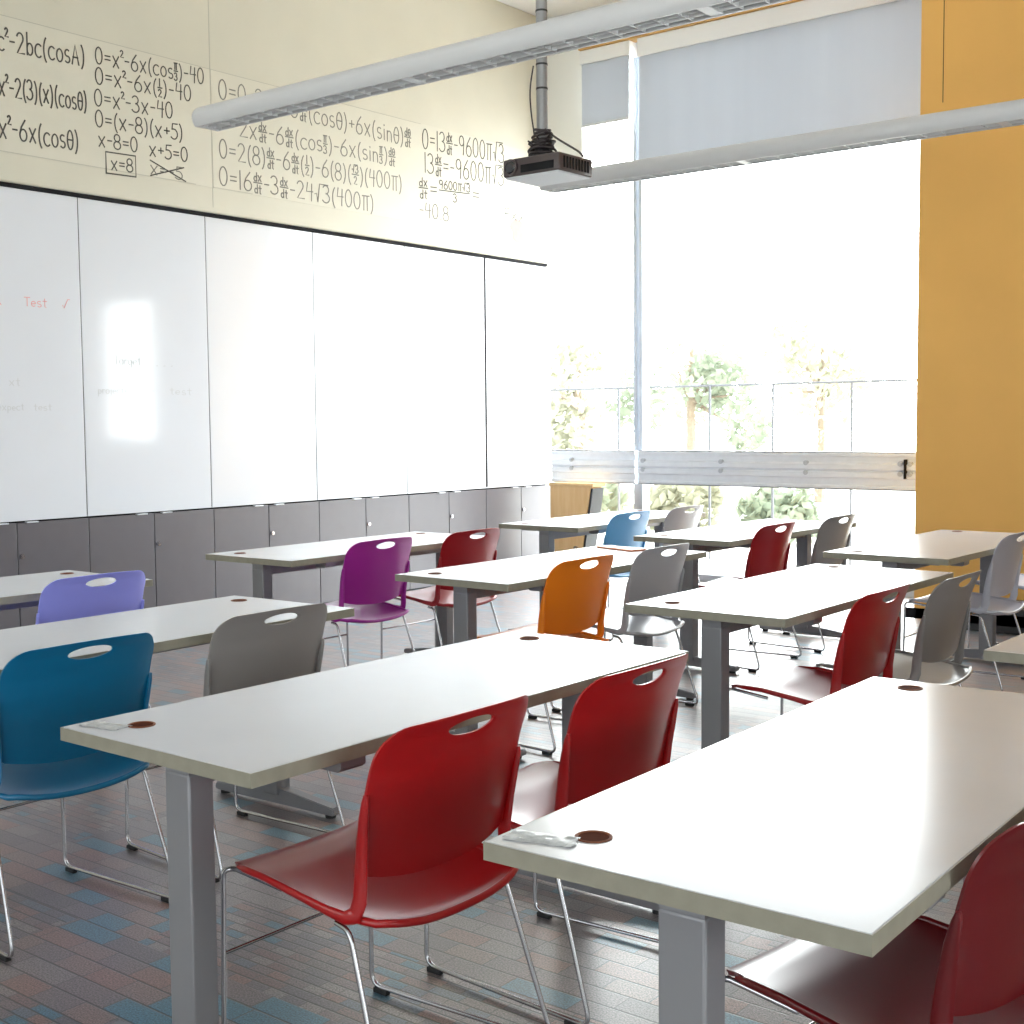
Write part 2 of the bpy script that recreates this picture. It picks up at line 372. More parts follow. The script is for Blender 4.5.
# ------------------------------------------------------------------ whiteboards
edges_y = [3.32, 3.795, 4.795, 5.795, 6.800, 7.808, 8.838, 9.735]
blabel = ['narrow white board panel at the far left end of the row', 'white board panel with red handwriting at the left edge', 'white board panel with faint grey writing and a bright reflection',
          'blank white board panel right of the panel with faint grey writing', 'blank white board panel in the middle behind the purple chair',
          'white board panel left of the dark upright seam near the window', 'last white board panel beside the big window']
boards = []
for i in range(7):
    if i == 0: continue
    bm = bmesh.new(); box(bm, XL - .02, XL, edges_y[i] + .003, edges_y[i + 1] - .003, .809, 2.836, bev=.003)
    o = tag(finish('whiteboard_panel', bm, M['board']), blabel[i], 'whiteboard', 'sliding whiteboard panels'); boards.append(o)
bm = bmesh.new()
for y in edges_y[1:7]: box(bm, XL - .04, XL - .004, y - .0035 - (.004 if y > 8.5 else 0), y + .0035 + (.004 if y > 8.5 else 0), .82, 2.84)
box(bm, XL - .3, XL - .022, 3.32, 9.735, .80, 2.85)
struct('trim_5', bm, M['dark_gap'])
bm = bmesh.new(); box(bm, XL - .004, XL + .004, 8.828, 8.848, .822, 2.836, bev=.001); struct('trim_7', bm, M['dark_gap'])
bm = bmesh.new(); box(bm, XL - .3, XL - .002, 9.735, YW, 0.0, 2.86); struct('trim_6', bm, M['white_wall'])

# ------------------------------------------------------------------ base cabinets
clabel = ['grey double door cabinet at the far left behind the lavender chair', 'grey double door cabinet behind the left table and lavender chair',
          'grey double door cabinet behind the near end of the table with purple chair', 'grey double door cabinet behind the purple chair',
          'grey double door cabinet behind the red chair of the front row', 'grey double door cabinet next to the wooden lectern']
for i in range(6):
    yc = 4.300 + i * 1.0068 + .0
    root = thing('base_cabinet', clabel[i], 'cabinet', (XL, yc, 0), 0, 'grey cabinets under the whiteboards')
    bm = bmesh.new(); box(bm, -.44, -.022, -.501, .501, 0.0, .800); finish('body', bm, M['dark_gap'], root, False)
    for s in (-1, 1):
        bm = bmesh.new(); a, b = (-.5005, -.003) if s < 0 else (.003, .5005)
        box(bm, -.02, 0, a, b, .012, .798, bev=.002); d = finish('door', bm, M['locker'], root)
        bm = bmesh.new(); c = s * .10; box(bm, -.012, .016, c - .040, c + .040, .799, .803, bev=.001); box(bm, .010, .013, c - .040, c + .040, .795, .803)
        finish('pull_tab', bm, M['alu'], d, False)
        if s > 0:
            bm = bmesh.new(); cyl(bm, (0, .026, .59), (1, 0, 0), .015, .014); cyl(bm, (.014, .026, .59), (1, 0, 0), .010, .004); finish('lock', bm, M['chrome'], d)

# ------------------------------------------------------------------ handwriting (a small stroke alphabet)
def arc(cx, cy, rx, ry, a0, a1, n=12):
    return [(cx + rx * math.cos(math.radians(a0 + (a1 - a0) * k / n)), cy + ry * math.sin(math.radians(a0 + (a1 - a0) * k / n))) for k in range(n + 1)]
G = {
 '0': (.56, [arc(.25, .5, .22, .5, 90, 450, 20)]), '1': (.22, [[(.08, 1), (.08, 0)]]),
 '2': (.56, [arc(.24, .74, .2, .25, 160, -30, 10) + [(.05, .02), (.5, .03)]]),
 '3': (.54, [arc(.2, .76, .2, .24, 150, -90, 10) + arc(.2, .27, .25, .27, 90, -150, 10)]),
 '4': (.54, [[(.12, 1), (.05, .5), (.46, .52)], [(.40, .95), (.36, 0)]]),
 '5': (.52, [[(.45, .98), (.12, .96), (.08, .58)] + arc(.2, .32, .25, .32, 110, -140, 10)]),
 '6': (.58, [[(.40, 1), (.16, .66)] + arc(.27, .28, .22, .28, 160, 520, 18)]),
 '7': (.5, [[(.05, .97), (.45, .97), (.16, 0)]]),
 '8': (.56, [arc(.25, .75, .19, .24, -90, 270, 16), arc(.25, .26, .23, .26, 90, 450, 16)]),
 '9': (.54, [arc(.24, .72, .19, .26, 0, 360, 16) + [(.42, .4), (.38, 0)]]),
 '=': (.5, [[(.06, .58), (.40, .58)], [(.06, .36), (.40, .36)]]), '-': (.4, [[(.06, .46), (.32, .46)]]),
 '+': (.46, [[(.06, .46), (.40, .46)], [(.23, .64), (.23, .28)]]), '(': (.3, [arc(.42, .42, .34, .70, 125, 235, 12)]),
 ')': (.3, [arc(-.16, .42, .34, .70, 55, -55, 12)]), 'x': (.54, [[(.05, .66), (.42, 0)], [(.44, .68), (.06, .0)]]),
 'c': (.48, [arc(.27, .3, .23, .32, 50, 310, 14)]), 'o': (.50, [arc(.25, .3, .2, .31, 90, 450, 16)]),
 's': (.44, [arc(.22, .46, .15, .16, 50, 270, 10) + arc(.22, .15, .16, .16, 90, -140, 10)]),
 'A': (.62, [[(.05, 0), (.28, .95), (.50, 0)], [(.12, .34), (.44, .34)]]),
 'a': (.5, [arc(.22, .28, .18, .29, 30, 390, 14), [(.40, .56), (.42, 0)]]),
 'b': (.5, [[(.08, 1.05), (.08, 0)], arc(.25, .28, .18, .28, 150, -150, 14)]),
 'd': (.5, [arc(.22, .28, .17, .28, 30, 330, 14), [(.40, 1), (.40, 0)]]), 't': (.4, [[(.2, .95), (.2, .05), (.3, 0)], [(.04, .66), (.36, .66)]]),
 'i': (.22, [[(.1, .6), (.1, 0)], [(.1, .82), (.1, .86)]]), 'n': (.48, [[(.07, .6), (.07, 0)], [(.07, .4)] + arc(.22, .38, .16, .22, 140, 0, 8) + [(.39, 0)]]),
 'θ': (.52, [arc(.25, .45, .19, .47, 90, 450, 18), [(.08, .46), (.42, .46)]]), 'π': (.56, [[(.03, .85), (.52, .87)], [(.15, .85), (.13, 0)], [(.38, .86), (.38, 0)]]),
 '√': (.5, [[(.02, .45), (.12, .5), (.2, 0), (.34, 1.05), (.9, 1.05)]]), 'p': (.48, [[(.07, .6), (.07, -.35)], arc(.23, .3, .18, .28, 150, -150, 12)]),
 'r': (.36, [[(.07, .6), (.07, 0)], arc(.22, .38, .15, .2, 160, 40, 6)]), 'e': (.46, [[(.06, .3), (.40, .32)] + arc(.23, .3, .18, .28, 10, 310, 12)]),
 'j': (.26, [[(.15, .6), (.15, -.25), (.02, -.32)], [(.15, .8), (.15, .84)]]), 'T': (.5, [[(.02, .95), (.48, .95)], [(.25, .95), (.25, 0)]]),
 '✓': (.5, [[(.04, .3), (.15, .02), (.45, .95), (.6, .95)]]), 'F': (.5, [[(.08, 0), (.08, .95), (.45, .95)], [(.08, .5), (.36, .5)]]), '.': (.2, [[(.08, .02), (.12, .05)]]),
 'g': (.48, [arc(.22, .3, .17, .28, 30, 390, 14) + [(.39, .55), (.40, -.2)] + arc(.22, -.2, .18, .14, 0, -150, 8)]),
 ' ': (.35, []), '&': (.55, [[(.5, .05), (.12, .75)] + arc(.22, .8, .12, .16, 160, -20, 8) + [(.06, .2)] + arc(.22, .18, .16, .17, 170, 380, 8)]),
}
def layout(text, s=1.0):
    """returns (strokes, width) in units of the cap height; ^k raises one glyph, {a/b} stacks a fraction"""
    out = []; x = 0.0; i = 0
    while i < len(text):
        ch = text[i]
        if ch == '^':
            st, w = layout(text[i + 1], .42 * s); out += [[(x + a - .04, b + .66 * s) for a, b in q] for q in st]; x += w * .9; i += 2; continue
        if ch == '{':
            j = text.index('}', i); a, b = text[i + 1:j].split('/')
            (s1, w1), (s2, w2) = layout(a, .46 * s), layout(b, .46 * s); w = max(w1, w2)
            out += [[(x + p + (w - w1) / 2, q + .58 * s) for p, q in k] for k in s1] + [[(x + p + (w - w2) / 2, q - .08 * s) for p, q in k] for k in s2]
            out.append([(x, .49 * s), (x + w * .95, .49 * s)]); x += w + .08 * s; i = j + 1; continue
        w, st = G[ch]; jy = random.uniform(-.03, .03) * s
        out += [[(x + a * s, b * s + jy) for a, b in k] for k in st]; x += (w + .05) * s; i += 1
    return out, x

def write(name, strokes, y0, z0, ky, kz, dz, mat, parent, width=.009, X=XL + .0325, thick=.0012):
    """ribbons on a wall plane facing +x; dz = baseline rise per unit length"""
    bm = bmesh.new()
    for st in strokes:
        pts = [Vector((0, y0 + a * ky, z0 + b * kz + a * ky * dz)) for a, b in st]
        if len(pts) < 2: continue
        ring = []
        for i, p in enumerate(pts):
            t = pts[min(i + 1, len(pts) - 1)] - pts[max(i - 1, 0)]
            if t.length < 1e-6: t = Vector((0, 1, 0))
            t.normalize(); nn = Vector((0, -t.z, t.y)) * width / 2
            e = t * (width * .4) * (-1 if i == 0 else 1 if i == len(pts) - 1 else 0)
            ring.append([bm.verts.new(p + e + nn + Vector((X + thick, 0, 0))), bm.verts.new(p + e - nn + Vector((X + thick, 0, 0))),
                         bm.verts.new(p + e - nn + Vector((X, 0, 0))), bm.verts.new(p + e + nn + Vector((X, 0, 0)))])
        for a, b in zip(ring, ring[1:]):
            for k in range(4): bm.faces.new((a[k], a[(k + 1) % 4], b[(k + 1) % 4], b[k]))
        bm.faces.new(ring[0]); bm.faces.new(ring[-1][::-1])
    return finish(name, bm, mat, parent, False)

# two long paper strips on the wall; the writing is part of them
def strip(y0, y1, label):
    bm = bmesh.new(); box(bm, XL + .0302, XL + .0322, y0, y1, 3.035, 3.845)
    return tag(finish('paper_sign', bm, M['sheet']), label, 'poster', 'written paper strips above the boards')
sheetA = strip(3.5, 5.840, 'cream paper strip with cosine equations above the left board panels')
sheetB = strip(5.850, 9.62, 'long cream paper strip with equations behind the projector pole')
def outline(parent, y0, y1, top, bot):
    bm = bmesh.new()
    box(bm, XL + .0322, XL + .0328, y0, top, 3.839, 3.8435); box(bm, XL + .0322, XL + .0328, y0, bot, 3.037, 3.0415)
    return finish('pencil_border', bm, M['marker_faint'], parent, False)
outline(sheetA, 3.5, 5.84, 5.84, 5.70); outline(sheetB, 5.85, 9.62, 8.0, 6.2)
EQ = [  # text, y0, z0, y1, z1, cap height, sheet, ink, stroke width
 ('c^2-2bc(cosA)', 4.262, 3.635, 4.866, 3.661, .125, sheetA, 'marker', .0100),
 ('x^2-2(3)(x)(cosθ)', 4.262, 3.368, 4.870, 3.382, .118, sheetA, 'marker', .0100),
 ('x^2-6x(cosθ)', 4.255, 3.120, 4.803, 3.123, .125, sheetA, 'marker', .0100),
 ('0=x^2-6x(cos{π/3})-40', 4.932, 3.690, 5.800, 3.728, .105, sheetA, 'marker', .0085),
 ('0=x^2-6x({1/2})-40', 4.927, 3.566, 5.690, 3.590, .105, sheetA, 'marker', .0085),
 ('0=x^2-3x-40', 4.916, 3.428, 5.533, 3.449, .105, sheetA, 'marker', .0085),
 ('0=(x-8)(x+5)', 4.918, 3.297, 5.611, 3.316, .105, sheetA, 'marker', .0085),
 ('x-8=0', 4.936, 3.172, 5.245, 3.182, .095, sheetA, 'marker', .0085),
 ('x+5=0', 5.323, 3.171, 5.648, 3.181, .095, sheetA, 'marker', .0085),
 ('x=8', 5.025, 3.040, 5.205, 3.045, .085, sheetA, 'marker', .0085),
 ('x=-5', 5.327, 3.058, 5.602, 3.050, .085, sheetA, 'marker_mid', .0075),
 ('0=0-2x{dx/dt}-6{dx/dt}(cosθ)+6x(sinθ){dθ/dt}', 5.912, 3.655, 7.888, 3.640, .135, sheetB, 'marker_mid', .0088),
 ('2x{dx/dt}-6{dx/dt}(cos{π/3})-6x(sin{π/3}){dθ/dt}', 6.088, 3.425, 7.700, 3.463, .125, sheetB, 'marker_mid', .0088),
 ('0=2(8){dx/dt}-6{dx/dt}({1/2})-6(8)({√3/2})(400π)', 5.906, 3.250, 7.773, 3.262, .130, sheetB, 'marker_mid', .0088),
 ('0=16{dx/dt}-3{dx/dt}-24√3(400π)', 5.900, 3.058, 7.446, 3.064, .130, sheetB, 'marker_mid', .0088),
 ('0=13{dx/dt}-9600π√3', 8.009, 3.649, 9.101, 3.691, .160, sheetB, 'marker', .0090),
 ('13{dx/dt}=-9600π√3', 8.029, 3.458, 9.098, 3.490, .160, sheetB, 'marker', .0090),
 ('{dx/dt}={9600π√3/3}=', 7.964, 3.250, 8.760, 3.290, .150, sheetB, 'marker', .0090),
 ('-40.8', 7.961, 3.085, 8.348, 3.092, .120, sheetB, 'marker_mid', .0090),
]
for (t, y0, z0, y1, z1, hh, sh, ink, wd) in EQ:
    st, w = layout(t)
    write('equation', st, y0, z0, (y1 - y0) / w, hh, (z1 - z0) / (y1 - y0), M[ink], sh, wd)
write('answer_box', [[(0, 0), (1, 0), (1, 1), (0, 1), (0, 0)]], 4.990, 3.012, .225, .135, .03, M['marker'], sheetA, .010)
write('crossing_out', [[(0, 0), (1, .9)], [(0, 1), (1.05, 0)]], 5.33, 3.045, .27, .10, 0, M['marker'], sheetA, .0085)
st, w = layout('Fxx.'); o = write('scribble', st, 9.08, 3.20, .35 / w, .10, 0, M['marker'], sheetB, .009)
bm = bmesh.new(); prism(bm, [(9.30 + (.13 + .02 * math.sin(5 * a)) * math.cos(a), 3.12 + (.10 + .02 * math.sin(3 * a + 1)) * math.sin(a)) for a in [2 * PI * k / 28 for k in range(28)]], 'x', XL + .032, XL + .0326); finish('smudge', bm, M['stain'], sheetB, False)

# marker writing left on two board panels
def bwrite(text, y0, z0, y1, hh, mat, parent, width):
    st, w = layout(text); return write('board_writing', st, y0, z0, (y1 - y0) / w, hh, 0, M[mat], parent, width, XL + .0002, .0008)
bwrite('&', 4.205, 2.125, 4.255, .055, 'red_ink', boards[0], .005)
bwrite('Test', 4.40, 2.13, 4.56, .055, 'red_ink', boards[0], .005)
bwrite('✓', 4.66, 2.13, 4.71, .06, 'red_ink', boards[0], .005)
bwrite('xt', 4.28, 1.64, 4.36, .045, 'grey_ink', boards[0], .004)
bwrite('expect', 4.20, 1.49, 4.38, .04, 'grey_ink', boards[0], .004)
bwrite('test', 4.44, 1.49, 4.57, .04, 'grey_ink', boards[0], .004)
bwrite('Target', 5.03, 1.79, 5.24, .06, 'grey_ink', boards[1], .005)
bwrite('...', 5.34, 1.79, 5.52, .06, 'grey_ink', boards[1], .005)
bwrite('projects', 4.90, 1.60, 5.13, .045, 'grey_ink', boards[1], .004)
bwrite('-', 5.22, 1.60, 5.38, .045, 'grey_ink', boards[1], .004)
bwrite('test', 5.46, 1.60, 5.65, .045, 'grey_ink', boards[1], .004)

# ------------------------------------------------------------------ ribbed rail across the window
def rail(x0, x1, bolts, label, bracket=None):
    y = YW - .13
    root = thing('window_rail', label, 'rail', ((x0 + x1) / 2, y, .985), 0, 'ribbed metal rails across the window')
    hx = (x1 - x0) / 2
    prof = [(.03, -.145), (-.012, -.145), (-.024, -.135), (-.024, -.118), (-.010, -.112), (-.010, -.062), (-.030, -.050), (-.030, -.014), (-.012, -.006), (-.012, .004), (-.030, .014), (-.030, .052),
            (-.010, .064), (-.010, .112), (-.024, .118), (-.024, .135), (-.012, .145), (.03, .145)]
    bm = bmesh.new(); prism(bm, prof, 'x', -hx, hx); finish('rail_profile', bm, M['alu'], root, True, 20)
    for z in (-.150, .145):
        bm = bmesh.new(); box(bm, -hx, hx, -.020, .03, z, z + .006); finish('seal', bm, M['pole'], root, False)
    for bx in bolts:
        for z in (.060, -.018):
            bm = bmesh.new(); cyl(bm, (bx - (x0 + x1) / 2, -.008, z), (0, -1, 0), .020, .030, 12); cyl(bm, (bx - (x0 + x1) / 2, -.038, z), (0, -1, 0), .011, .010, 6)
            finish('bolt', bm, M['frame_metal'], root)
    if bracket:
        bx = bracket - (x0 + x1) / 2
        bm = bmesh.new(); box(bm, bx - .008, bx + .008, -.05, -.01, -.055, .095, bev=.002); finish('splice_bracket', bm, M['dark_gap'], root)
    for bx in (-hx + .05, hx - .05):
        bm = bmesh.new(); box(bm, bx - .02, bx + .02, .03, .13, -.05, .05); finish('standoff', bm, M['frame_metal'], root, False)
rail(XL + .115, -6.265, [-6.95], 'short ribbed aluminium rail by the corner above the wooden lectern')
rail(-6.225, -3.30, [-6.175, -5.396, -4.619, -3.832, -3.754], 'long ribbed aluminium rail with bolts across the main window', -3.79)

# ------------------------------------------------------------------ roller shades
def shade(x0, x1, z0, z1, ztop, label):
    y = YW - .17; cx = (x0 + x1) / 2; hx = (x1 - x0) / 2
    root = thing('roller_shade', label, 'window shade', (cx, y, z0), 0, 'grey roller shades')
    bm = bmesh.new(); box(bm, -hx, hx, -.0015, .0015, .02, z1 - z0); finish('shade_fabric', bm, M['shade'], root, False)
    bm = bmesh.new(); box(bm, -hx, hx, -.008, .008, 0, .022, bev=.003); finish('hem_bar', bm, M['fixture'], root)
    bm = bmesh.new(); box(bm, -hx - .012, hx + .012, -.02, .125, z1 - z0, ztop - z0, bev=.004); finish('headbox', bm, M['white_plastic'], root)
shade(-6.805, -6.300, 4.022, 4.570, 4.690, 'small grey roller shade in the narrow left pane of the window')
shade(-6.195, -3.44, 3.58, 4.535, 4.690, 'wide grey roller shade covering the top of the main window')

# ------------------------------------------------------------------ wooden lectern in the corner
root = thing('lectern', 'light wooden lectern with tapered side in the corner under the window rail', 'lectern', (-6.76, 9.40, 0))
bm = bmesh.new(); prism(bm, [(-.24, 0.02), (.075, 0.02), (.205, .815), (-.24, .815)], 'y', -.02, .16); finish('body', bm, M['wood'], root, False)
bm = bmesh.new(); prism(bm, [(.0785, 0.02), (.100, 0.02), (.228, .80), (.2065, .80)], 'y', -.015, .155); finish('side_panel', bm, M['black_trim'], root, False)
bm = bmesh.new(); box(bm, -.25, .235, -.03, .17, .815, .845, bev=.004); finish('top', bm, M['wood'], root)
bm = bmesh.new(); box(bm, -.23, .07, -.01, .15, 0, .02); finish('base', bm, M['black_trim'], root, False)
bm = bmesh.new(); cyl(bm, (.045, -.02, .26), (0, -1, 0), .022, .015); finish('knob', bm, M['bark'], root)

# low black heater at the foot of the ochre wall
root = thing('baseboard_heater', 'low black heater casing on the floor along the ochre wall', 'heater', (-2.0, YP - .24, 0))
bm = bmesh.new(); box(bm, -.93, 1.6, -.22, .24, 0.0, .165, bev=.006); finish('casing', bm, M['black_trim'], root)
bm = bmesh.new()
for k in range(33): box(bm, -.89 + k * .074, -1.36 + k * .074 + .05, -.224, -.219, .05, .12)
finish('grille', bm, M['dark_gap'], root, False)

# ------------------------------------------------------------------ pendant lights
def pendant(x0, x1, y, z, label):
    root = thing('pendant_light', label, 'ceiling light', ((x0 + x1) / 2, y, z), 0, 'long white pendant lights')
    hx = (x1 - x0) / 2
    # housing: half-oval shell open at the bottom
    K_ = .84
    outer = [(.088 * math.cos(math.radians(a)), .046 + .060 * math.sin(math.radians(a))) for a in range(0, 181, 10)]
    outer = [(.068, 0.0), (.077, .012), (.084, .027)] + outer + [(-.084, .027), (-.077, .012), (-.068, 0.0)]
    outer = [(a * K_, b * K_) for a, b in outer]
    inner = [(-.058, 0.0)] + [(-.066 * math.cos(math.radians(a)), .040 + .050 * math.sin(math.radians(a))) for a in range(0, 181, 15)] + [(.058, 0.0)]
    inner = [(a * K_, b * K_) for a, b in inner]
    bm = bmesh.new(); prism(bm, outer + inner, 'x', -hx + .03, hx - .03); finish('housing', bm, M['fixture'], root, True, 40)
    for s in (-1, 1):
        bm = bmesh.new()
        rings = []
        for (f, d) in ((1, 0), (1, .014), (.93, .024), (.75, .030)):
            rings.append([bm.verts.new((s * (hx - .03 + d), yy * f, .042 + (zz - .042) * f)) for yy, zz in outer])
        for a, b in zip(rings, rings[1:]):
            for k in range(len(outer)): bm.faces.new((a[k], a[(k + 1) % len(outer)], b[(k + 1) % len(outer)], b[k]))
        bm.faces.new(rings[0]); bm.faces.new(rings[-1]); finish('end_cap', bm, M['fixture'], root)
    bm = bmesh.new(); n = int((x1 - x0 - .1) / .085)
    for k in range(n + 1):
        xx = -hx + .05 + k * (2 * hx - .1) / n
        wdt = .02 if k % 14 == 13 else .0018
        prism(bm, [(-.048, .002), (.048, .002), (.050, .028), (-.050, .028)], 'x', xx - wdt, xx + wdt)
    for yy in (-.020, .020): box(bm, -hx + .03, hx - .03, yy - .001, yy + .001, .002, .026)
    finish('louver', bm, M['louver'], root, False)
    bm = bmesh.new(); tube(bm, [(-hx + .05, 0, .053), (hx - .05, 0, .053)], .012, 10); finish('lamp_tube', bm, M['lamp_off'], root)
    for cx in (-1.55, .1, x1 - .2):
        bm = bmesh.new(); c = cx - (x0 + x1) / 2; tube(bm, [(c, 0, .088), (c, 0, H - z)], .0009, 5); finish('suspension_wire', bm, M['alu'], root)
pendant(-4.36, 1.6, 3.47, 2.606, 'nearer long white pendant light crossing in front of the projector pole')
pendant(-4.13, 1.8, 5.51, 2.596, 'farther long white pendant light crossing in front of the wide window shade')

# ------------------------------------------------------------------ projector on its pole
PX, PY, PZ = -3.292, 4.408, 2.405
root = thing('projector', 'dark brown projector hanging under the ceiling pole', 'projector', (PX, PY, PZ))
bm = bmesh.new(); box(bm, -.147, .147, -.12, .12, .006, .080, bev=.010, seg=3); finish('case', bm, M['projector'], root)
bm = bmesh.new(); box(bm, -.138, .138, -.112, .112, 0.0, .010, bev=.003); finish('underside', bm, M['projector_base'], root)
bm = bmesh.new(); cyl(bm, (-.100, -.114, .043), (0, -1, 0), .034, .016, 24); o = finish('lens_ring', bm, M['projector'], root)
bm = bmesh.new(); cyl(bm, (-.100, -.1295, .043), (0, -1, 0), .027, .004, 24, .022); finish('lens', bm, M['lens'], o)
bm = bmesh.new(); box(bm, -.05, .12, -.1225, -.118, .016, .048, bev=.001); finish('front_recess', bm, M['dark_gap'], root)
bm = bmesh.new()
for k in range(9): box(bm, .146, .149, -.09 + k * .021, -.079 + k * .021, .02, .066)
finish('vent', bm, M['dark_gap'], root, False)
root = thing('projector_pole', 'grey ceiling pole that carries the projector', 'mount', (PX - .05, PY + .03, PZ + .082))
bm = bmesh.new(); tube(bm, [(0, 0, .045), (0, 0, H - PZ - .082)], .024, 18); finish('pole', bm, M['pole'], root)
for z in (.40, .62, .30):
    bm = bmesh.new(); tube(bm, [(0, 0, z), (0, 0, z + .008)], .0255, 18); finish('collar', bm, M['black_trim'], root)
bm = bmesh.new(); box(bm, -.075, .075, -.07, .07, 0.0, .014, bev=.003)
tube(bm, [(0, 0, .014), (0, 0, .030), (0, 0, .06)], [.052, .045, .03], 14)
finish('mount_plate', bm, M['black_trim'], root)
bm = bmesh.new(); cyl(bm, (0, 0, H - PZ - .082 - .02), (0, 0, 1), .06, .02); finish('ceiling_flange', bm, M['pole'], root)
# bundled cables round the pole foot
bm = bmesh.new(); rnd = random.Random(3)
for k in range(9):
    zz = .03 + .013 * k; rr = .062 - .003 * k + rnd.uniform(-.008, .008); tx, ty = rnd.uniform(-.4, .4), rnd.uniform(-.4, .4)
    pts = [(rr * math.cos(a), rr * math.sin(a) * .9, zz + rr * (tx * math.cos(a) + ty * math.sin(a)) * .5) for a in [2 * PI * j / 22 + k for j in range(23)]]
    tube(bm, pts, .0055, 6)
tube(bm, fillet([(.03, -.02, .13), (.09, -.03, .085), (.17, .03, .025), (.19, .03, .002)], .05), .0045, 6)
tube(bm, fillet([(-.028, -.022, .40), (-.043, -.03, .30), (-.035, -.03, .20), (-.028, -.02, .12)], .08), .0035, 6)
for k in range(10):
    a = rnd.uniform(0, 2 * PI); tube(bm, [(.05 * math.cos(a), .05 * math.sin(a), .05 + .01 * k * .6), (.078 * math.cos(a), .078 * math.sin(a), .06 + .01 * k * .6)], .004, 5)
o = finish('cable_bundle', bm, M['cable']); o.location = (PX - .05, PY + .03, PZ + .082)
tag(o, 'tangle of dark cables coiled round the pole above the projector', 'cables')

# ------------------------------------------------------------------ tables
TL, TW, TH, TT = 1.593, .627, .737, .029
def make_table(label):
    t = thing('classroom_table', label, 'table', (0, 0, 0), 0, 'white classroom tables')
    hx, hy = TW / 2, TL / 2
    bm = bmesh.new(); box(bm, -hx + .002, hx - .002, -hy + .002, hy - .002, TH - TT, TH, bev=.0012); top = finish('tabletop', bm, M['laminate'], t)
    bm = bmesh.new(); e = .0025
    for (a, b, c, d) in ((-hx, hx, -hy, -hy + e), (-hx, hx, hy - e, hy), (-hx, -hx + e, -hy + e, hy - e), (hx - e, hx, -hy + e, hy - e)): box(bm, a, b, c, d, TH - TT - .0005, TH - .001)
    finish('edge_band', bm, M['edge'], top, False)
    for s in (-1, 1):
        gx, gy = -.185, s * (.680 if s < 0 else .705)
        bm = bmesh.new()
        prof = [(.030, 0), (.030, .0018), (.027, .0024), (.0245, .0008), (.0245, 0)]
        rings = [[bm.verts.new((gx + r * math.cos(2 * PI * k / 28), gy + r * math.sin(2 * PI * k / 28), TH + z)) for k in range(28)] for r, z in prof]
        for a, b in zip(rings, rings[1:]):
            for k in range(28): bm.faces.new((a[k], a[(k + 1) % 28], b[(k + 1) % 28], b[k]))
        g = finish('grommet', bm, M['grommet_ring'], top)
        bm = bmesh.new(); cyl(bm, (gx, gy, TH - .0005), (0, 0, 1), .0255, .0011, 28); finish('grommet_cup', bm, M['grommet_cup'], g)
    for s in (-1, 1):
        ly = s * (hy - .098)
        bm = bmesh.new(); box(bm, -.040, .040, ly - .032, ly + .032, .045, .672, bev=.005); lg = finish('leg', bm, M['table_metal'], t)
        bm = bmesh.new(); box(bm, -.22, .22, ly - s * .045 - .016, ly - s * .045 + .016, .690, TH - TT - .0006)
        box(bm, -.038, .038, ly - .030, ly + .030, .670, TH - TT - .0006)
        finish('top_arm', bm, M['table_metal'], lg, False)
        bm = bmesh.new()
        pr = [(-.305, .012), (.305, .012), (.312, .022), (.306, .040), (.06, .068), (-.06, .068), (-.306, .040), (-.312, .022)]
        prism(bm, pr, 'y', ly - .023, ly + .023); bmesh.ops.bevel(bm, geom=[e for e in bm.edges], offset=.004, segments=2, affect='EDGES')
        ft = finish('foot', bm, M['table_metal'], lg)
        bm = bmesh.new()
        for xx in (-.275, .275):
            bm = bmesh.new(); cyl(bm, (xx, ly, 0), (0, 0, 1), .019, .014, 14); finish('glide', bm, M['black_rubber'], lg)
    bm = bmesh.new(); prism(bm, [(.225, TH - TT - .0006), (.225, .688), (.235, .680), (.290, .680), (.300, .688), (.300, TH - TT - .0006)], 'y', -hy + .245, -hy + .315); finish('bracket', bm, M['table_metal'], t, False)
    bm = bmesh.new(); box(bm, -.02, .02, -hy + .13, hy - .13, .640, .690, bev=.003); finish('stretcher', bm, M['table_metal'], t)
    return t

TABLES = [
 ('A0', -4.898, 2.521, -.08, 'white table at the far left edge, behind the lavender blue chair'),
 ('A1', -4.970, 4.936, 1.0, 'white table against the cabinets in front of the purple chair'),
 ('A2', -4.938, 7.264, .6, 'white table in the far corner by the wooden lectern'),
 ('B0', -3.545, 2.396, 2.0, 'white table between the lavender chair and the teal and dark grey chairs'),
 ('B1', -3.541, 4.832, .04, 'white table with an orange card, left of the orange chair'),
 ('B2', -3.694, 6.969, -.96, 'white table before the window, left of the crimson chair'),
 ('C1', -2.173, 2.346, .07, 'white table in the foreground left, between teal chair and bright red chairs'),
 ('C2', -2.228, 4.635, .45, 'white table in the middle, left of the red and grey chair pair'),
 ('C3', -2.428, 6.724, -.32, 'white table in front of the ochre wall'),
 ('D1', -.966, 2.313, 1.31, 'largest white table at front right with the dark red chair'),
]
t0 = None; TPOS = {}
for (k, x, y, a, lb) in TABLES:
    TPOS[k] = (x, y, math.radians(a))
    if t0 is None:
        t0 = make_table(lb); t0.location = (x, y, 0); t0.rotation_euler = (0, 0, math.radians(a))
    else: dup(t0, (x, y, 0), math.radians(a), lb)
dup(t0, (-1.2038 + TW / 2 + .005, 3.640 + TL / 2, 0), 0, 'white table corner cut by the right edge of the photo, behind the largest table')

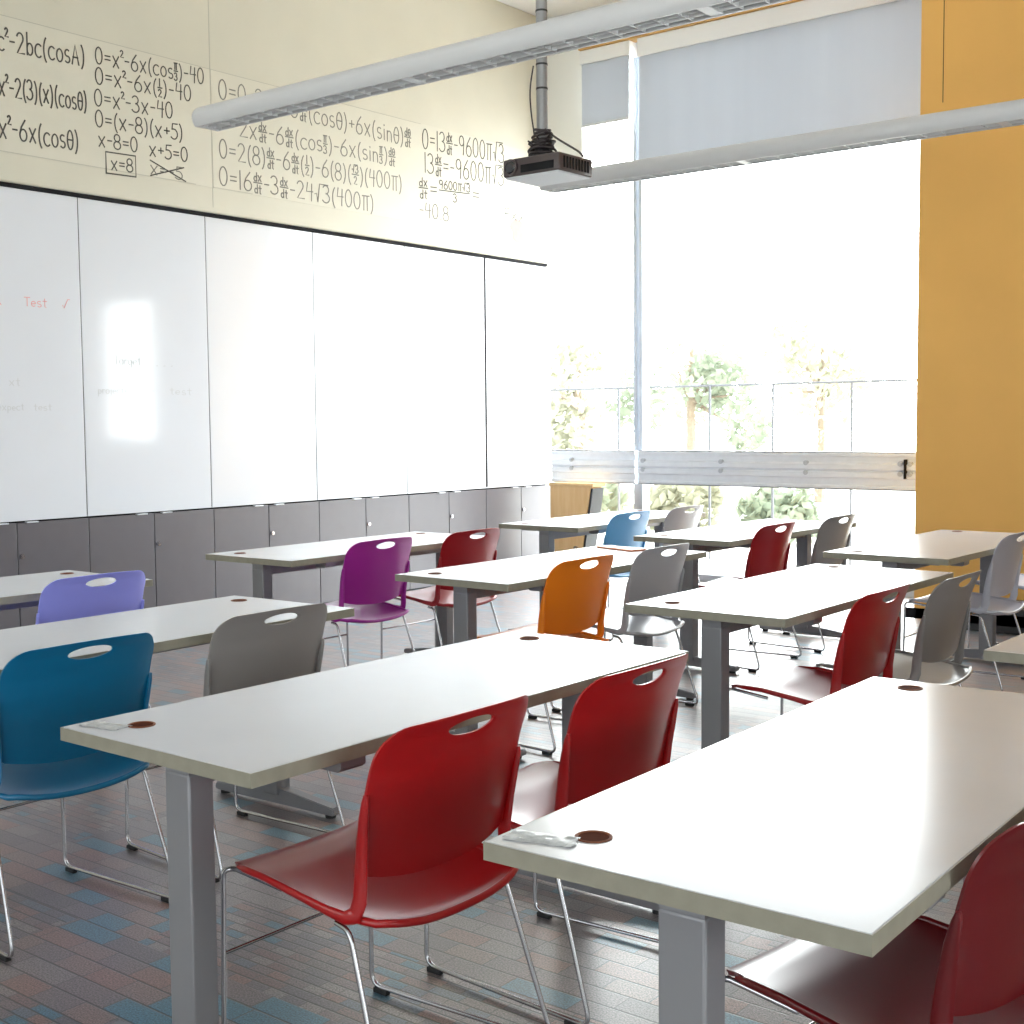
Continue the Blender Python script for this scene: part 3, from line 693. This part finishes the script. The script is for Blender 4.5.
# crumpled clear tape at table corners
def tape(tab, lx, ly, rot, label, sx=.115, sy=.05):
    x, y, a = TPOS[tab]; c, s = math.cos(a), math.sin(a)
    bm = bmesh.new(); rn = random.Random(len(label)); n = 14; mI = 7
    V = [[bm.verts.new(((i / n - .5) * sx * (1 + .05 * rn.uniform(-1, 1)), (j / mI - .5) * sy * (1 + .1 * rn.uniform(-1, 1)), .0006 + rn.uniform(0, .004) * (1 if 0 < i < n and 0 < j < mI else .2))) for j in range(mI + 1)] for i in range(n + 1)]
    for i in range(n):
        for j in range(mI): bm.faces.new((V[i][j], V[i + 1][j], V[i + 1][j + 1], V[i][j + 1]))
    bmesh.ops.solidify(bm, geom=bm.faces[:], thickness=.0004)
    o = finish('tape_patch', bm, M['tape']); o.location = (x + c * lx - s * ly, y + s * lx + c * ly, TH + .0005); o.rotation_euler = (0, 0, a + rot)
    tag(o, label, 'tape', 'crumpled clear tape patches')
tape('C1', -.245, -.735, .15, 'crumpled clear tape on the near corner of the foreground left table')
tape('D1', -.245, -.735, .25, 'crumpled clear tape on the near left corner of the largest table')

# orange card on the far end of table B1
bm = bmesh.new(); box(bm, -.14, .14, -.05, .05, 0, .007, bev=.001)
o = finish('card', bm, M['orange_card']); o.location = (-3.655, 5.50, TH + .001); o.rotation_euler = (0, 0, -.28)
tag(o, 'thin orange card lying at the far end of the table behind the orange chair', 'card')

# ------------------------------------------------------------------ chairs (facing -x)
def back_x(y, z):
    zc = [(.40, .165), (.48, .190), (.56, .206), (.64, .222), (.72, .244), (.78, .268), (.82, .290)]
    for (a, b), (c, d) in zip(zc, zc[1:]):
        if z <= c or c == .82:
            t = (z - a) / (c - a); x = b + (d - b) * t; break
    return x - .030 * (abs(y) / .22) ** 2.2

def make_chair(name_mat, label):
    mat = P[name_mat]
    t = thing('stacking_chair', label, 'chair', (0, 0, 0), 0, 'plastic stacking chairs')
    # --- seat pan
    nu, nv = 20, 22; cx, a, b = -.010, .250, .236
    def seat_z(x, y):
        s = (x + .26) / .50
        prof = [(0, .426), (.05, .439), (.12, .445), (.3, .440), (.55, .420), (.8, .397), (.92, .391), (1.0, .400)]
        for (p, q), (r, w) in zip(prof, prof[1:]):
            if s <= r or r == 1.0: z = q + (w - q) * max(0, min(1, (s - p) / (r - p))); break
        k = .010 + .024 * max(0, min(1, (s - .35) / .6)) ** 1.5
        return z + k * (abs(y) / .226) ** 2.4
    bm = bmesh.new(); top, bot = [], []
    for i in range(nv + 1):
        v = -1 + 2 * i / nv; ra, rb = [], []
        for j in range(nu + 1):
            u = -1 + 2 * j / nu
            x = cx + a * v * math.sqrt(1 - .30 * u * u / 2 * u * u); y = b * u * math.sqrt(1 - .34 * v * v * v * v / 2 - (.10 if v > 0 else .12) * v * v)
            z = seat_z(x, y); ra.append(bm.verts.new((x, y, z))); rb.append(bm.verts.new((x * .992, y * .985, z - .010)))
        top.append(ra); bot.append(rb)
    for i in range(nv):
        for j in range(nu):
            bm.faces.new((top[i][j], top[i + 1][j], top[i + 1][j + 1], top[i][j + 1])); bm.faces.new((bot[i][j], bot[i][j + 1], bot[i + 1][j + 1], bot[i + 1][j]))
    def skirt(A, B):
        for k in range(len(A) - 1): bm.faces.new((A[k], A[k + 1], B[k + 1], B[k]))
    skirt(top[0], bot[0]); skirt([r[-1] for r in top], [r[-1] for r in bot]); skirt(top[-1][::-1], bot[-1][::-1]); skirt([r[0] for r in top][::-1], [r[0] for r in bot][::-1])
    # rolled rim round the back of the seat, carried up into the side rails
    rim = [top[i][0].co.copy() for i in range(nv - 7, nv)] + [v.co.copy() for v in top[-1]] + [top[i][-1].co.copy() for i in range(nv - 1, nv - 8, -1)]
    tube(bm, [p + Vector((0, 0, -.004)) for p in rim], .0085, 8)
    finish('seat', bm, mat, t, True, 50)
    # --- backrest: outline with a hand hole
    out = []
    for k in range(13): y = -.206 + .412 * k / 12; out.append((y, .476 + .024 * (abs(y) / .206) ** 2.2))
    out += [(.219, .512)] + [(.219 + .016 * min(1, (z - .52) / .14), z) for z in (.56, .60, .64, .68, .71)]
    out += [(.167 + .068 * math.cos(math.radians(q)), .740 + .068 * math.sin(math.radians(q))) for q in range(0, 91, 9)]
    out += [(y, .808 + .005 * (1 - (y / .167) ** 2)) for y in (.10, .05, 0, -.05, -.10)]
    out += [(-.167 - .068 * math.cos(math.radians(90 - q)), .740 + .068 * math.sin(math.radians(90 - q))) for q in range(0, 91, 9)]
    out += [(-.219 - .016 * min(1, (z - .52) / .14), z) for z in (.71, .68, .64, .60, .56)] + [(-.219, .512)]
    hc = (0.0, .778); hw, hh = .069, .0175
    def hit(ang):
        d = (math.cos(ang), math.sin(ang)); best = 9
        for (p, q) in zip(out, out[1:] + out[:1]):
            ex, ez = q[0] - p[0], q[1] - p[1]; den = d[0] * ez - d[1] * ex
            if abs(den) < 1e-12: continue
            px, pz = p[0] - hc[0], p[1] - hc[1]
            tt = (px * ez - pz * ex) / den; s = (px * d[1] - pz * d[0]) / den
            if tt > 0 and -1e-9 <= s <= 1 + 1e-9: best = min(best, tt)
        return best
    # equal steps along the outline, joined to matching points round the hole
    dense = []
    for (p, q) in zip(out, out[1:] + out[:1]):
        L = math.hypot(q[0] - p[0], q[1] - p[1]); m_ = max(1, int(L / .014))
        dense += [(p[0] + (q[0] - p[0]) * i / m_, p[1] + (q[1] - p[1]) * i / m_) for i in range(m_)]
    K = len(dense); R = 14
    angs = [math.atan2((z - hc[1]) / .5, y - hc[0]) for y, z in dense]
    bm = bmesh.new(); F, B = [], []
    for r in range(R + 1):
        f = (r / R) ** 1.25; fa, ba = [], []
        for (y, z), an in zip(dense, angs):
            hy_, hz_ = hc[0] + hw * math.cos(an), hc[1] + hh * math.sin(an)
            yy, zz = hy_ + (y - hy_) * f, hz_ + (z - hz_) * f
            th = .0042 if 0 < r < R else .0026
            x = back_x(yy, zz); fa.append(bm.verts.new((x - th, yy, zz))); ba.append(bm.verts.new((x + th, yy, zz)))
        F.append(fa); B.append(ba)
    for r in range(R):
        for k in range(K):
            k2 = (k + 1) % K
            bm.faces.new((F[r][k], F[r][k2], F[r + 1][k2], F[r + 1][k])); bm.faces.new((B[r][k], B[r + 1][k], B[r + 1][k2], B[r][k2]))
    for k in range(K):
        k2 = (k + 1) % K
        bm.faces.new((F[0][k], B[0][k], B[0][k2], F[0][k2])); bm.faces.new((F[R][k], F[R][k2], B[R][k2], B[R][k]))
    finish('backrest', bm, mat, t, True, 50)
    # --- side rails
    for s in (-1, 1):
        # flat strip: along the seat edge, round the corner and up the edge of the backrest
        path = [(-.205, .206, .446, .004), (-.18, .212, .447, .008), (-.10, .223, .448, .008), (.02, .229, .435, .009), (.09, .227, .424, .011), (.135, .224, .418, .014), (.160, .220, .428, .017), (.168, .215, .458, .019), (.170, .213, .50, .018),
                (.178, .217, .56, .016), (.189, .2225, .62, .013), (.198, .2255, .660, .009), (.201, .226, .676, .004)]
        pts = []
        for (p, q) in zip(path, path[1:]):
            for i in range(4): pts.append([p[k] + (q[k] - p[k]) * i / 4 for k in range(4)])
        pts.append(list(path[-1]))
        bm = bmesh.new(); rings = []
        for i, p in enumerate(pts):
            a, c = pts[max(i - 1, 0)], pts[min(i + 1, len(pts) - 1)]
            tx, tz = c[0] - a[0], c[2] - a[2]; L = math.hypot(tx, tz); nx, nz = -tz / L, tx / L
            rings.append([bm.verts.new((p[0] + nx * p[3] * math.cos(2 * PI * k / 12), s * (p[1] + .0105 + .0065 * math.sin(2 * PI * k / 12)), p[2] + nz * p[3] * math.cos(2 * PI * k / 12))) for k in range(12)])
        for a, c in zip(rings, rings[1:]):
            for k in range(12): bm.faces.new((a[k], a[(k + 1) % 12], c[(k + 1) % 12], c[k]))
        bm.faces.new(rings[0]); bm.faces.new(rings[-1][::-1]); finish('side_rail', bm, mat, t, True, 60)
    # --- chrome sled frame
    for s in (-1, 1):
        p = fillet([(-.10, s * .19, .412), (-.235, s * .205, .432), (-.250, s * .222, .428), (-.256, s * .228, .0145), (.275, s * .260, .0145), (.150, s * .236, .396), (.10, s * .225, .398)], .035, 6)
        bm = bmesh.new(); tube(bm, p, .0058, 8); fr = finish('sled_leg', bm, M['chrome'], t, True, 60)
        bm = bmesh.new()
        for xx in (-.225, .225):
            yy = s * (.228 + (xx + .256) / .531 * .032); bm = bmesh.new(); box(bm, xx - .022, xx + .022, yy - .008, yy + .008, 0, .013, bev=.002); finish('glide', bm, M['black_rubber'], fr)
    bm = bmesh.new(); tube(bm, [(-.2535, -.224, .245), (-.2535, .224, .245)], .0048, 8); finish('crossbar', bm, M['chrome'], t, True, 60)
    return t

CH = [  # colour, x, y, rotation (degrees), label
 ('red', -1.935, 1.963, 0, 'bright red chair nearest the camera, at the foreground left table'),
 ('red', -1.910, 2.590, 0, 'bright red chair half hidden behind the largest table, right of the nearest red one'),
 ('darkred', -.795, 2.083, -8, 'dark red chair at the lower right corner pushed under the largest table'),
 ('teal', -3.31, 1.995, 0, 'teal blue chair at the left edge behind the foreground table'),
 ('grey', -3.34, 2.70, 0, 'dark grey chair right of the teal chair, behind the foreground table'),
 ('orange', -3.425, 4.51, 0, 'orange chair in the middle of the room'),
 ('palegrey', -3.42, 5.15, 0, 'pale grey chair directly right of the orange chair'),
 ('crimson', -3.58, 6.61, 0, 'crimson chair before the window, left of a grey chair'),
 ('grey', -3.55, 7.38, 0, 'medium grey chair before the window, right of the crimson chair'),
 ('red', -1.987, 4.257, 0, 'red chair at the middle table with its whole seat showing'),
 ('grey', -1.918, 4.800, 0, 'grey chair right beside the red chair of the middle table'),
 ('lightgrey', -2.31, 6.75, 0, 'light grey chair by the ochre wall with its narrow back showing'),
 ('lightgrey', -2.30, 7.72, 0, 'light grey chair cut by the right edge, beyond the other light grey one'),
 ('lavender', -4.655, 2.935, 0, 'lavender blue chair in front of the cabinets at left'),
 ('purple', -4.785, 4.67, 0, 'purple chair near the cabinets'),
 ('crimson', -4.755, 5.355, 0, 'dark red chair near the cabinets, right of the purple chair'),
 ('lightblue', -4.79, 6.97, 0, 'sky blue chair near the window, by the far corner table'),
 ('palegrey', -4.79, 7.660, 0, 'very pale grey chair right against the window light, behind the sky blue one'),
]
protos = {}
for (c, x, y, a, lb) in CH:
    if c not in protos:
        t = make_chair(c, lb); t.location = (x, y, 0); t.rotation_euler = (0, 0, math.radians(a)); protos[c] = t
    else: dup(protos[c], (x, y, 0), math.radians(a), lb)

# ------------------------------------------------------------------ outside the window
bm = bmesh.new(); box(bm, -60, 40, YW + .1, 80, -.30, -.15); struct('ground', bm, M['concrete'])
bm = bmesh.new(); box(bm, -60, 40, -60, YB - .15, -.30, -.15); struct('ground_back', bm, M['concrete'])
def tree(x, y, ht, rad, n, seed, mat, label, trunk=True, squash=1.0):
    rn = random.Random(seed)
    root = thing('tree' if trunk else 'shrub', label, 'tree' if trunk else 'shrub', (x, y, -.15), 0, 'washed out trees and shrubs outside')
    bm = bmesh.new()
    blobs = [(rn.uniform(-.6, .6) * rad, rn.uniform(-.6, .6) * rad, ht - rad * squash + rn.uniform(-.6, .55) * rad * squash, rad * rn.uniform(.3, .6)) for _ in range(9)]
    for k in range(n):
        bx, by, bz, br = blobs[k % 9]
        d = Vector((rn.gauss(0, 1), rn.gauss(0, 1), rn.gauss(0, 1))).normalized() * br * rn.uniform(.5, 1)
        c = Vector((bx, by, bz)) + d; c.z = max(c.z, .05); s = rn.uniform(.05, .10)
        u = Vector((rn.gauss(0, 1), rn.gauss(0, 1), rn.gauss(0, 1))).normalized(); w = u.orthogonal().normalized()
        vs = [bm.verts.new(c + u * s * 1.5), bm.verts.new(c + w * s * .6 + u * s * .2), bm.verts.new(c - u * s), bm.verts.new(c - w * s * .6 + u * s * .2)]
        bm.faces.new(vs)
    finish('foliage', bm, mat, root, False)
    if trunk:
        bm = bmesh.new(); top = ht - rad * squash
        tube(bm, [(0, 0, 0), (.04, .02, top * .5), (0, .05, top), (.05, 0, top + rad * .5)], [.11, .09, .07, .03], 8)
        for k in range(5):
            b_ = blobs[k]; tube(bm, [(0, .04, top * .9), (b_[0] * .5, b_[1] * .5, (top * .9 + b_[2]) / 2), (b_[0], b_[1], b_[2])], [.05, .035, .015], 6)
        finish('trunk', bm, M['bark'], root)
tree(-12.1, 17.0, 3.3, 1.35, 1500, 1, M['leaf_yellow'], 'pale yellow green tree outside the narrow left window pane')
tree(-11.6, 19.6, 3.5, 1.4, 1500, 2, M['leaf_green'], 'pale green tree outside just right of the window mullion')
tree(-10.5, 22.5, 3.6, 1.3, 1200, 3, M['leaf_yellow'], 'faint pale tree outside the middle of the main window')
tree(-10.15, 14.4, 0.80, .55, 700, 4, M['leaf_green'], 'low green shrub outside behind the wooden lectern', False, .6)
tree(-8.7, 14.5, 0.80, .6, 700, 5, M['leaf_yellow'], 'low yellow green shrub outside below the window rail', False, .6)
tree(-7.35, 14.6, 0.72, .55, 600, 6, M['leaf_green'], 'low pale shrub outside left of the ochre wall', False, .6)
# railing outside
root = thing('outdoor_fence', 'thin pale steel fence rails and posts outside the main window', 'fence', (-6.5, 12.6, -.15))
bm = bmesh.new(); tube(bm, [(-3.5, 0, 1.93), (3.5, 0, 1.93)], .012, 8); finish('top_rail', bm, M['outrail'], root)
for px in (-1.9, -.69, .08, .97, 2.2):
    bm = bmesh.new(); box(bm, px - .011, px + .011, -.011, .011, 0, 1.93); finish('post', bm, M['outrail'], root, False)

# ------------------------------------------------------------------ light
SKY_BACK, SKY_FRONT = 2.0, 8.8      # the overcast sky is brighter on the side of the big window
w = bpy.data.worlds.new('World'); scene.world = w; w.use_nodes = True
bg = w.node_tree.nodes['Background']; bg.inputs['Color'].default_value = (0.96, 0.98, 1.0, 1); bg.inputs['Strength'].default_value = 5.5
_nt = w.node_tree; _tc = _nt.nodes.new('ShaderNodeTexCoord'); _sp = _nt.nodes.new('ShaderNodeSeparateXYZ'); _mr = _nt.nodes.new('ShaderNodeMapRange')
_mr.inputs['From Min'].default_value = -0.6; _mr.inputs['From Max'].default_value = 0.6; _mr.inputs['To Min'].default_value = SKY_BACK; _mr.inputs['To Max'].default_value = SKY_FRONT
_nt.links.new(_tc.outputs['Generated'], _sp.inputs[0]); _nt.links.new(_sp.outputs['Y'], _mr.inputs['Value']); _nt.links.new(_mr.outputs['Result'], bg.inputs['Strength'])
def portal(name, loc, rot, sx, sy):
    l = bpy.data.lights.new(name, 'AREA'); l.shape = 'RECTANGLE'; l.size = sx; l.size_y = sy; l.cycles.is_portal = True
    o = bpy.data.objects.new(name, l); COL.objects.link(o); o.location = loc; o.rotation_euler = rot
portal('window_portal', ((XL - 3.425) / 2, YW + .09, 2.4), (-PI / 2, 0, 0), 3.88, 4.8)
portal('window_portal', ((W2[0] + W2[1]) / 2, YP + .16, (W2[2] + W2[3]) / 2), (-PI / 2, 0, 0), W2[1] - W2[0], W2[3] - W2[2])
portal('window_portal', ((BX0 + BX1) / 2, YB - .16, (BZ0 + BZ1) / 2), (PI / 2, 0, 0), BX1 - BX0, BZ1 - BZ0)

portal('window_portal', (XR + .16, (RY0 + RY1) / 2, (RZ0 + RZ1) / 2), (PI / 2, 0, PI / 2), RY1 - RY0, RZ1 - RZ0)

# ------------------------------------------------------------------ camera
yaw, pitch, roll = 6.70984299e-01, 6.88054042e-02, -8.66669053e-03
fw = Vector((-math.sin(yaw) * math.cos(pitch), math.cos(yaw) * math.cos(pitch), -math.sin(pitch)))
r = Vector((math.cos(yaw), math.sin(yaw), 0)); u = r.cross(fw)
r2 = math.cos(roll) * r + math.sin(roll) * u; u2 = -math.sin(roll) * r + math.cos(roll) * u
cam = bpy.data.cameras.new('camera'); cam.sensor_width = 36; cam.lens = 1290.03 / 1024 * 36; cam.clip_start = .05; cam.clip_end = 300
co = bpy.data.objects.new('camera', cam); COL.objects.link(co)
co.matrix_world = Matrix(((r2.x, u2.x, -fw.x, 0), (r2.y, u2.y, -fw.y, 0), (r2.z, u2.z, -fw.z, 1.38546), (0, 0, 0, 1)))
scene.camera = co

vs = scene.view_settings
vs.view_transform = 'Standard'; vs.look = 'None'; vs.exposure = 1.02; vs.gamma = 1.0; vs.use_curve_mapping = False
scene.cycles.use_denoising = True
scene.cycles.max_bounces = 10; scene.cycles.diffuse_bounces = 6; scene.cycles.transparent_max_bounces = 16
